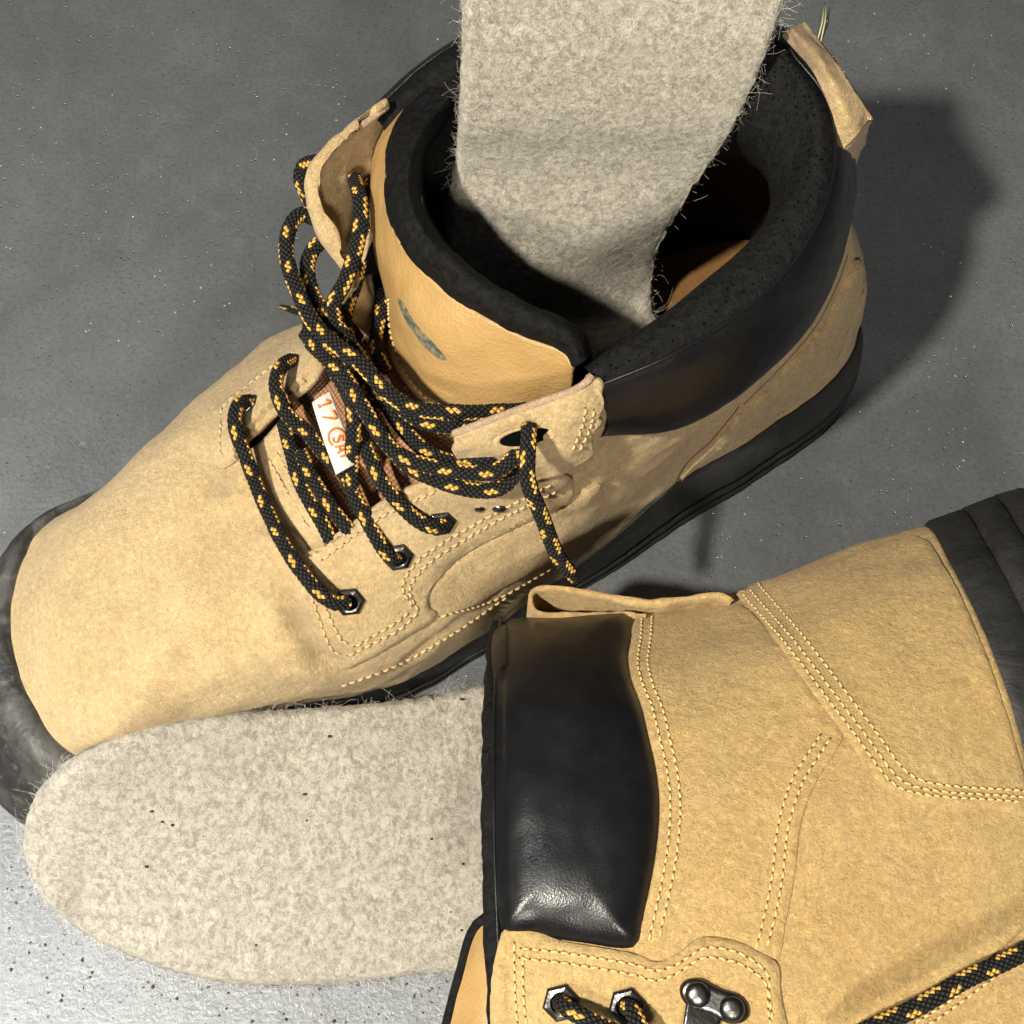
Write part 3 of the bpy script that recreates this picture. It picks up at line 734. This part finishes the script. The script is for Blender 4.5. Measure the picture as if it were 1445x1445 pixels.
paths = [
 ([(352,566,8.3),(338,573,8.75),(333,600,8.9),(345,640,8.7),(362,690,8.3),(388,740,8.3),(412,790,8.4),(438,825,8.3),(468,848,8.0),(492,850,7.7)], R, 0),
 ([(411,508,9.1),(398,520,9.6),(391,545,9.8),(402,580,9.6),(428,607,9.4),(452,634,9.3),(475,655,9.3),(490,672,9.4),(503,708,9.3),(522,745,9.0),(545,778,8.5),(563,788,7.9)], R, 0),
 ([(400,597,8.7),(413,640,8.8),(424,680,8.8),(440,715,8.7),(463,755,8.4),(480,790,7.2)], R, 0),
 ([(425,640,8.9),(442,675,9.0),(466,712,9.0),(492,748,8.7),(520,775,7.4)], R, 0),
 # to third eyelet
 ([(437,455,11.4),(440,485,11.3),(466,512,11.3),(490,555,11.0),(508,610,10.8),(528,655,10.5),(550,695,10.1),(578,728,9.6),(605,742,9.3),(628,736,8.9)], R, 0),
 # from the far flap hole down through the bundle
 ([(500,252,12.7),(510,285,13.2),(507,323,13.1),(498,362,12.9),(486,398,12.7),(472,430,12.5),(480,480,12.3),(492,540,12.2),(500,600,11.6),(497,650,10.4),(495,690,9.6)], R, 0),
 # big outer loop sweeping down and over to the near flap
 ([(450,312,12.6),(425,305,12.9),(408,330,13),(406,370,13),(418,410,13),(440,450,12.9),(470,482,12.9),(505,512,12.9),(540,548,12.8),(585,575,12.6),(640,582,12.5),(700,580,12.3),(745,580,11.9)], R, 0),
 # inner small loop
 ([(480,340,12.4),(452,345,12.5),(436,372,12.5),(440,410,12.4),(460,445,12.4),(490,478,12.3),(520,520,12.3),(548,560,12.2),(590,592,12.0),(640,600,11.8),(700,596,11.5)], R, 0),
 ([(430,470,12.0),(455,500,12.1),(485,528,12.4),(508,570,12.5),(535,610,12.3),(565,640,12.0),(610,660,11.9),(660,668,12.0),(705,660,12.2),(735,635,12.5),(746,610,12.9)], R, 0),
 ([(520,570,11.7),(545,620,11.6),(575,655,11.4),(620,680,11.3),(670,692,11.2),(712,685,11.3),(735,660,11.6)], R, 0),
 ([(505,500,11.8),(540,560,11.7),(572,610,11.6),(605,640,11.7),(650,652,11.8),(700,645,12.0)], R, 0),
 # short strand beside tongue
 ([(540,410,10.6),(536,450,10.6),(532,490,10.5),(545,525,10.4)], R*.95, 0),
 ([(520,250,12.0),(518,330,11.8),(500,400,11.6),(487,445,11.5),(500,500,11.4),(520,560,11.2)], R*.95, 0),
 # knot round the far hook
 ([(446,228,13.6),(430,236,13.2),(426,255,12.8),(436,272,12.4),(452,262,12.5)], R, 0), ([(440,245,12.9),(428,268,12.4),(440,290,12.2),(455,300,12.3)], R*.9, 0),
 # free end hanging over the near side
 ([(742,604,12.6),(748,612,13.4),(746,640,13.5),(745,678,13.2),(757,715,12.6),(775,755,11.6),(792,790,10.6),(812,822,9.6)], R*.98, 1),
 # thin tip
 ([(440,445,11.9),(420,441,11.7),(396,434,11.5)], R*.5, 1),
]
lace(paths, boot, bL)

# label on the tongue
tagq = np.array([[p(440,568,11.35), p(452,560,11.5), p(466,552,11.4)], [p(456,620,10.9), p(470,612,11.05), p(486,603,10.95)], [p(474,670,10.4), p(490,661,10.55), p(508,652,10.4)]])
TAG = gridpts(tagq, 24, 14); tago = sheet('label_tag', TAG, M['label'], boot, False, .05, label='small white label with orange printing')
bG = merge_bvh([gpart(TAG, False)])
def strokes(name, lines, b, mat, parent, r=.04, lift=.03):
    V = []; Fc = []
    for ln in lines:
        q = []
        for x, y in resample(ln, 1.5):
            l, n = hit(b, x, y)
            if l is not None: q.append(np.array(l+n*lift))
        if len(q) > 2:
            v, f = tube(np.array(q), r, 6); o = len(V); V += v; Fc += [[i+o for i in k] for k in f]
    if V: link(name, mesh_from(name, V, Fc), mat, parent)
def tagpt(a, h):    # along the label, across it
    return (473+.355*a+.935*h, 612+.935*a-.355*h)
gl = [[(-44,-7),(-44,8),(-49,4)], [(-47,-7),(-41,-7)], [(-32,8),(-20,8),(-28,-8)],
      [(6+13*math.cos(q), 11*math.sin(q)) for q in np.linspace(.9, 5.4, 12)], [(27+13*math.cos(q)-13, 11*math.sin(q)) for q in ()],
      [(13,5),(8,7),(5,4),(12,-2),(9,-6),(4,-4)], [(17,-7),(22,8),(27,-7)], [(19,-2),(25,-2)], [(33,-5),(33,6)]]
strokes('printed_mark', [[tagpt(*q) for q in g_] for g_ in gl if len(g_) > 1], bG, M['orange'], tago, .03, .03)

strokes('seam', SEAMS[:1], bL, M['hole'], boot, .035, -.012)
strokes('seam', SEAMS[1:], bL, M['hole'], boot, .035, -.012)
# small pale size tab inside
tb = gridpts(np.array([[p(592,275,13.4), p(596,278,13.3)], [p(592,310,12.9), p(602,318,12.7)], [p(612,350,12.2), p(616,352,12.1)]]), 12, 6)
sheet('size_tab', tb, M['label'], boot, False, .04)

# ------------------------------------------------------------------ felt insoles
def insole(name, top, outline, label, base, nhair, seed, thick=.6, edge_hair=2000):
    """top: guide surface a little larger than the insole; outline: its edge on that surface"""
    o = thing(name, label, 'insole', base, 'pair of felt insoles')
    bI = bvh_of((top, False))
    _, (TV, TF) = panel('felt_pad', outline, bI, M['felt'], o, thick, 6, rough_edge=.8, round_px=13, dome=True)
    TV = np.array(TV)
    ring = []
    for x, y in resample(outline, 6, True):
        l, n = hit(bI, x, y)
        if l is not None: ring.append((np.array(l), np.array(n)))
    Rg = np.array([a for a, _ in ring]); RN = np.array([b for _, b in ring]); k = len(ring)
    tg = np.roll(Rg, -2, 0)-np.roll(Rg, 2, 0); on = np.cross(tg, RN); on /= np.maximum(np.linalg.norm(on, axis=1, keepdims=True), 1e-6)
    if ((Rg-Rg.mean(0))*on).sum() < 0: on = -on
    # loose fibres
    r2 = np.random.default_rng(seed)
    for nm, mat, cnt in (('wool_fibres', 'wool_light', nhair), ('dark_fibres', 'wool_dark', nhair//9)):
        HV = []; HF = []
        for h in range(cnt+(edge_hair if nm == 'wool_fibres' else 0)):
            if h < cnt:
                tri = TF[r2.integers(0, len(TF))]; wt = r2.dirichlet((1, 1, 1)); A3 = TV[tri[:3]]; c = wt@A3; n = np.cross(A3[1]-A3[0], A3[2]-A3[0]); n /= max(np.linalg.norm(n), 1e-9); n = n if n@(CAM-c) > 0 else -n; d = r2.normal(size=3); d -= n*(d@n)
                hgt = r2.uniform(.0, .05); Lh = r2.uniform(.10, .40)
            else:
                q = r2.integers(0, k); c = Rg[q]-on[q]*.05+RN[q]*thick*r2.uniform(0, .6); n = RN[q]; d = on[q]*r2.uniform(.3, 1.2)+r2.normal(size=3)*.6; hgt = .0; Lh = min(1.1, r2.exponential(.13)+.05)
            if h >= cnt: am = Lh*r2.uniform(.15, .45)
            d /= np.linalg.norm(d); s = np.cross(n, d); cv = r2.normal()*.8; ph = r2.uniform(0, 6); am = Lh*r2.uniform(.0, .13)
            m = 9 if h >= cnt else 6; pts = []
            for q in range(m):
                u = q/(m-1); pts.append(c+d*Lh*u+s*(cv*Lh*u*u+am*math.sin(ph+u*7))+n*(.01+hgt*math.sin(math.pi*u)+am*.5*abs(math.cos(ph+u*5))*u))
            v, f = tube(pts, .0028, 3, False); o0 = len(HV); HV += v; HF += [[a+o0 for a in x] for x in f]
        link(nm, mesh_from(nm, HV, HF), M[mat], o, kind='stuff')
    return o, TV, TF
# lying on the floor: columns run from the toe end (left) to the part under the lying boot
cols = []
for x, yt, yb, zt, zb in ((38,1180,1192,3.4,2.9), (41,1152,1218,4.0,2.7), (48,1130,1244,4.6,2.4), (62,1106,1268,5.1,2.0), (82,1082,1292,5.5,1.6), (115,1060,1318,5.7,1.2), (155,1042,1340,5.7,1.0), (200,1024,1358,5.5,.9), (300,1006,1384,4.8,.85), (400,1000,1390,3.9,.8),
                        (500,995,1384,3.2,.8), (600,984,1374,2.3,.8), (690,966,1368,1.6,.75), (790,945,1368,1.0,.65), (900,925,1375,.9,.6)):
    zt -= .5; zb = max(.12, zb-.75)
    zz = [zt, zt*.72+zb*.28, (zt+zb)*.42, zb*.8+zt*.15, zb]; ex = 30 if x > 90 else 60
    cols.append([P(x if x > 70 else x*2-72, yt-ex+(yb-yt+2*ex)*u, z) for u, z in zip((0, .25, .5, .75, 1), zz)])
TI = gridpts(np.array(cols), 170, 90)
OUT1 = [(37,1185),(42,1145),(60,1108),(110,1064),(200,1025),(300,1007),(400,1001),(500,995),(600,984),(690,966),(780,950),(860,940),(860,1362),(780,1364),(690,1366),(600,1374),(500,1384),(400,1389),(300,1382),(200,1352),(115,1312),(70,1275),(46,1230)]
ins1 = insole('felt_insole', TI, OUT1, 'grey wool felt insole lying on the floor in front of the standing boot', (-8, -12, 0), 3600, 3)
# standing in the boot, heel end up and out of frame
rows = []; eL = []; eR = []
for y, xl, xr, z in ((-420, 700, 1170, 24.6), (-280, 670, 1165, 22.4), (-135, 660, 1140, 20.2), (-20, 655, 1112, 18.3), (60, 651, 1084, 16.9), (150, 648, 1044, 14.9), (190, 645, 1018, 13.6), (230, 641, 990, 12.4), (270, 634, 962, 11.4), (310, 627, 938, 10.3), (370, 622, 916, 8.6), (440, 640, 920, 6.9), (520, 690, 940, 5.4)):
    eL.append((xl, y+(1 if 0 else 0))); eR.append((xr, y))
    row = []
    for f_ in np.linspace(0, 1, 11):
        x = xl-60+(xr-xl+120)*f_; e = y-(415-(x-700)*.62); e = 14*math.log1p(math.exp(max(-20, min(20, e/14))))   # bend added below a diagonal so the lower part falls into shade
        row.append(P(x, y, max(4.9, z-e*.024-.2*math.sin(math.pi*f_))))
    rows.append(row)
SI = gridpts(np.array(rows), 120, 60)
eL = eL[3:]; eR = eR[3:]; eL[0] = (652, -10); eR[0] = (1108, -10)
eL = [(700, -48), (660, -34)]+eL; eR = [(1060, -48), (1102, -34)]+eR
eL[-1] = (700, 505); eR[-1] = (930, 505)
ins2 = insole('felt_insole', SI, eL[::-1]+eR, 'grey wool felt insole standing on end inside the upright boot', (1, 3, 5), 3000, 5)

# ------------------------------------------------------------------ boot lying on its side
boot2 = thing('work_boot', 'clean tan suede work boot lying on its side with padded black collar', 'boot', (8, -12, 0), 'pair of work boots')
SX = [
 [(712,884,5.5),(708,930,8.3),(704,1000,9.5),(703,1100,10),(704,1210,10.1),(708,1310,10),(712,1400,9.7),(716,1480,8.8),(725,1540,6.5)],
 [(898,866,5.5),(895,920,8.3),(895,1000,9.6),(897,1100,10.1),(897,1210,10.3),(898,1320,10.2),(900,1420,9.9),(905,1500,9),(915,1570,6.5)],
 [(1045,838,5.5),(1050,900,8.3),(1055,985,9.6),(1060,1100,10.2),(1062,1210,10.3),(1065,1320,10.2),(1070,1430,10),(1080,1530,9),(1095,1640,6.5)],
 [(1175,784,5.5),(1190,850,8.4),(1205,950,9.6),(1215,1080,10.2),(1225,1200,10.2),(1235,1330,10),(1250,1460,9.7),(1270,1600,8.7),(1300,1760,6.5)],
 [(1300,745,5.5),(1345,802,8.2),(1388,890,9.2),(1425,990,9.5),(1452,1090,9.5),(1480,1250,9.4),(1495,1500,9.2),(1560,1800,8.2),(1640,2050,5.6)],
]
S2 = []
for sct in SX:
    top = [P(*q) for q in sct]
    S2.append(top+[np.array([q[0], q[1], 11.2-q[2]]) for q in top[::-1][1:-1]])
UR = gridpts(np.array(S2), 110, 300, True)
UR = wob(UR, ((.3, .12), (.9, .03), (2.4, .010)))
UR = crease(UR, [([(1180,880),(1195,930),(1190,980)], .05, .7), ([(1330,1330),(1250,1380),(1180,1430)], .07, .6)])
sheet('upper', UR, M['suede_new'], boot2, True, .2, label='clean tan suede upper of the lying boot', offset=-1)
BR = gpart(UR, True); b1 = merge_bvh([BR])
r0 = UR[0]; cen = r0.mean(0)
shr = lambda s: cen+(r0-cen)*s
sh = lambda q, dx: q+np.array([dx, 0, 0])
RIM = gridpts(np.array([sh(shr(1.0), .1)+0, sh(shr(1.015), -.2), sh(shr(.99), -.42), sh(shr(.93), -.36), sh(shr(.86), .2), sh(shr(.82), 1.6), sh(shr(.8), 5)]), 40, 300, True)
padol = [(710,886),(800,872),(894,866),(890,900),(885,935),(892,968),(905,1000),(916,1045),(925,1085),(930,1130),(928,1180),(920,1235),(908,1290),(895,1336),(820,1330),(760,1320),(712,1310),(704,1200),(703,1090),(704,980)]
pq, gq = panel('heel_panel', [(1034,838),(1060,828),(1120,812),(1180,794),(1290,760),(1334,806),(1376,892),(1413,992),(1441,1090),(1458,1152),(1400,1142),(1330,1138),(1275,1128),(1240,1105),(1200,1050),(1150,985),(1100,915),(1060,858)], b1, M['suede_new'], boot2, .15, 8, rough_edge=.3)
pr, gr_ = panel('ankle_panel', [(896,872),(1000,864),(1046,856),(1100,912),(1150,982),(1186,1032),(1182,1056),(1148,1110),(1128,1170),(1120,1240),(1108,1300),(1096,1352),(1060,1338),(1030,1326),(990,1322),(955,1345),(925,1356),(895,1340),(912,1285),(922,1232),(930,1180),(932,1130),(927,1085),(918,1045),(907,1000),(895,968),(888,935),(892,900)], b1, M['suede_new'], boot2, .10, 8, rough_edge=.3)
ps, gs = panel('eyestay', [(707,1317),(800,1330),(895,1346),(925,1358),(955,1347),(990,1324),(1035,1328),(1070,1344),(1097,1362),(1100,1400),(1110,1450),(1120,1520),(900,1540),(716,1525)], merge_bvh([BR, gpart(RIM[:20], True)]), M['suede_new'], boot2, .18, 8, rough_edge=.3)
pt, gt = panel('vamp_panel', [(1230,1460),(1290,1432),(1350,1392),(1400,1352),(1450,1305),(1500,1262),(1500,1560),(1240,1560)], b1, M['suede_new'], boot2, .16, 9, rough_edge=.3, smooth=False)
pp_, gp = panel('collar_pad', [(x-7 if x < 715 else x, y) for x, y in padol], merge_bvh([BR, gpart(RIM[:20], True)]), M['black_leather'], boot2, .06, 7, puff=.62, puffw=28, label='puffy shiny black leather collar pad', round_px=6)
b2 = merge_bvh([BR, gq, gr_, gs, gt])
off_ = lambda pts, dx, dy=0: [(x+dx, y+dy) for x, y in pts]
pe = [(896,870),(894,900),(890,935),(898,968),(911,1000),(922,1045),(931,1085),(936,1130),(934,1180),(926,1235),(914,1290),(903,1336)]
hl = [(1048,838),(1072,866),(1112,912),(1162,978),(1212,1044),(1252,1098),(1282,1116),(1330,1124),(1400,1128),(1445,1132)]
cs = [(1172,1042),(1150,1075),(1130,1110),(1112,1170),(1104,1240),(1092,1300),(1080,1345)]
es = [(735,1338),(800,1345),(895,1361),(925,1370),(958,1359),(993,1338),(1032,1341),(1062,1355),(1084,1376),(1086,1410),(1092,1450)]
stitches('stitching', [off_(pe, 10), off_(pe, 24), hl, off_(hl, 10, -6), off_(hl, 22, -14), cs, off_(cs, -14, -5),
 es, off_(es, -2, 14), [(726,1330),(727,1400),(732,1460)], [(738,1350),(739,1400),(744,1460)], [(1255,1462),(1310,1432),(1360,1398),(1410,1358),(1460,1312)], [(1275,1466),(1325,1436),(1372,1402),(1420,1366),(1470,1322)]],
 b2, M['thread'], M['hole'], boot2, .235, .034, .004)
# collar rim: rolls from the outer edge into the opening
sheet('collar_lining', wob(RIM, ((1.5, .06), (4, .03))), M['lining'], boot2, True)
v, f = tube(np.vstack([sh(shr(1.022), -.10), sh(shr(1.022), -.10)[:1]]), .06, 6); link('piping', mesh_from('piping', v, f), M['black_leather'], boot2)
# pull loop: a strap on edge, folded back at its end
sp_ = [(912,866),(850,866),(790,866),(758,862),(749,846),(757,829),(790,828),(850,838),(915,848),(968,842),(1015,838),(1034,848)]
cl = resample([P(x, y, 7.2)[:2] for x, y in sp_], .12)
tg = np.gradient(cl, axis=0); tg /= np.linalg.norm(tg, axis=1, keepdims=True); nn = np.stack([-tg[:, 1], tg[:, 0]], 1)*.11
sec = []
for dz, k_ in ((-2.6, 1), (-.12, 1), (0, .5), (0, -.5), (-.12, -1), (-2.6, -1)):
    a = np.zeros((len(cl), 3)); a[:, :2] = cl+nn*k_; a[:, 2] = 7.2+dz; sec.append(a)
SL = np.array(sec); sheet('pull_loop', wob(SL, ((1.3, .10), (4, .03))), M['suede_new'], boot2, label='flattened tan suede pull loop at the heel')
# outsole of the lying boot
FR = UR[-1]; cR = FR.mean(0)
sh3 = lambda s, d: cR+(FR-cR)*s+np.array([.93, .34, 0])*d
SR = [sh3(.985, -.05), sh3(1.0, 0), sh3(1.012, .2), sh3(1.012, 1.2), sh3(.998, 1.25), sh3(.998, 1.35), sh3(1.015, 1.4), sh3(1.018, 2.3), sh3(1.0, 2.35), sh3(1.0, 2.45), sh3(1.02, 2.5), sh3(1.015, 3.3), sh3(.97, 3.4), sh3(.5, 3.4), sh3(.02, 3.4)]
SR = np.array(SR); SRg = np.repeat(SR, 1, axis=0); SRg[:, :, 2] = np.maximum(SRg[:, :, 2], .15)
sheet('outsole', SRg, M['rubber'], boot2, True, label='black rubber outsole of the lying boot')
# tongue edge showing past the collar
TR = gridpts(np.array([[p(702,1288,7.6), p(720,1300,7.6), p(760,1330,7.6)], [p(668,1312,7.3), p(700,1330,7.7), p(750,1370,7.7)], [p(650,1370,7.1), p(690,1385,7.7), p(750,1410,7.7)], [p(634,1430,6.9), p(680,1440,7.6), p(745,1450,7.7)], [p(618,1500,6.7), p(670,1500,7.5), p(740,1500,7.6)]]), 50, 24)
sheet('tongue', wob(TR, ((1, .08),)), M['tan_leather'], boot2, False, .3, label='smooth tan tongue edged in black')
v, f = tube(np.vstack([resample([P(*q) for q in ((730,1284,7.6), (700,1286,7.6), (672,1304,7.4))], .15), TR[8:, 0]]), .13, 8); link('tongue_binding', mesh_from('tongue_binding', v, f), M['lining'], boot2)
for (x, y) in ((792, 1415), (885, 1420)):
    l, n = hit(b2, x, y); hexring('eyelet', l, n, Vector((1, .3, 0)), boot2, .47, .23)
l, n = hit(b2, 1008, 1412); hk = hook_plate(l, n, Vector((1, -.42, 0)), boot2, 1.2)
t_, b_, n_ = frame(n, Vector((1, -.42, 0)))
if b_.y > 0: b_ = -b_
HG = np.array([[list(l+t_*(x*(1-.12*j))+b_*(.22+.36*j)+n_*(.10+.10*math.sin(j*.9))) for x in np.linspace(-.62, .30, 7)] for j in range(5)])
sheet('hook_tongue', gridpts(HG, 20, 12), M['metal'], hk, False, .08)
lace([
 ([(790,1414,9.9),(800,1424,10.3),(822,1436,10.5),(860,1452,10.5),(900,1470,10.5)], R, 0),
 ([(884,1420,10.0),(893,1428,10.4),(905,1450,10.6),(920,1480,10.6)], R, 0),
 ([(1180,1480,10.4),(1240,1448,10.6),(1300,1416,10.6),(1360,1385,10.6),(1420,1355,10.5),(1500,1315,10.4)], R, 0),
], boot2, b2)

# ------------------------------------------------------------------ bits on the floor
st = []
for a, b in (((1163, 8, .6), (1153, 60, .1)), ((1166, 6, .5), (1158, 60, .05))):
    v, f = tube([P(*a), (P(*a)+P(*b))/2+[.05, 0, .1], P(*b)], [.012, .03, .03], 5); st.append((v, f))
V = []; Fc = []
for v, f in st: o = len(V); V += v; Fc += [[i+o for i in q] for q in f]
s_ = link('grass_blade', mesh_from('grass_blade', V, Fc), M['straw']); s_['label'] = 'thin dry green grass blade on the floor behind the heel loop'; s_['category'] = 'grass blade'
def bits(name, n, mat, label, region, sz):
    V = []; Fc = []
    for _ in range(n):
        x, y = random.uniform(region[0], region[2]), random.uniform(region[1], region[3]); c = Vector(P(x, y, .02)); r = random.uniform(*sz); o = len(V)
        for k in range(6): a = k*math.pi/3; V.append((c.x+math.cos(a)*r*random.uniform(.5, 1.2), c.y+math.sin(a)*r*random.uniform(.5, 1.2), .01))
        V.append((c.x, c.y, r*.7)); Fc += [[o+k, o+(k+1) % 6, o+6] for k in range(6)]
    q = link(name, mesh_from(name, V, Fc), mat, smooth=False); q['kind'] = 'stuff'; q['label'] = label; q['category'] = 'grit'
bits('pale_grit', 75, M['grit'], 'pale specks of grit scattered over the grey floor', (-50, -50, 1500, 1480), (.012, .055))
bits('dark_crumbs', 170, M['crumb'], 'dark crumbs on the floor below the lying insole', (0, 1230, 640, 1460), (.015, .07))
# dark crumbs stuck on the insole
g = ins1[1]; used_ = sorted({i for f in ins1[2] for i in f}); V = []; Fc = []
for _ in range(26):
    c = g[random.choice(used_)]+[0, 0, .03]; r = random.uniform(.02, .085); o = len(V)
    for k in range(6): a = k*math.pi/3; V.append((c[0]+math.cos(a)*r*random.uniform(.5, 1.4), c[1]+math.sin(a)*r*.6, c[2]))
    V.append((c[0], c[1], c[2]+r*.6)); Fc += [[o+k, o+(k+1) % 6, o+6] for k in range(6)]
link('stuck_crumbs', mesh_from('stuck_crumbs', V, Fc), M['crumb'], ins1[0], kind='stuff', smooth=False)
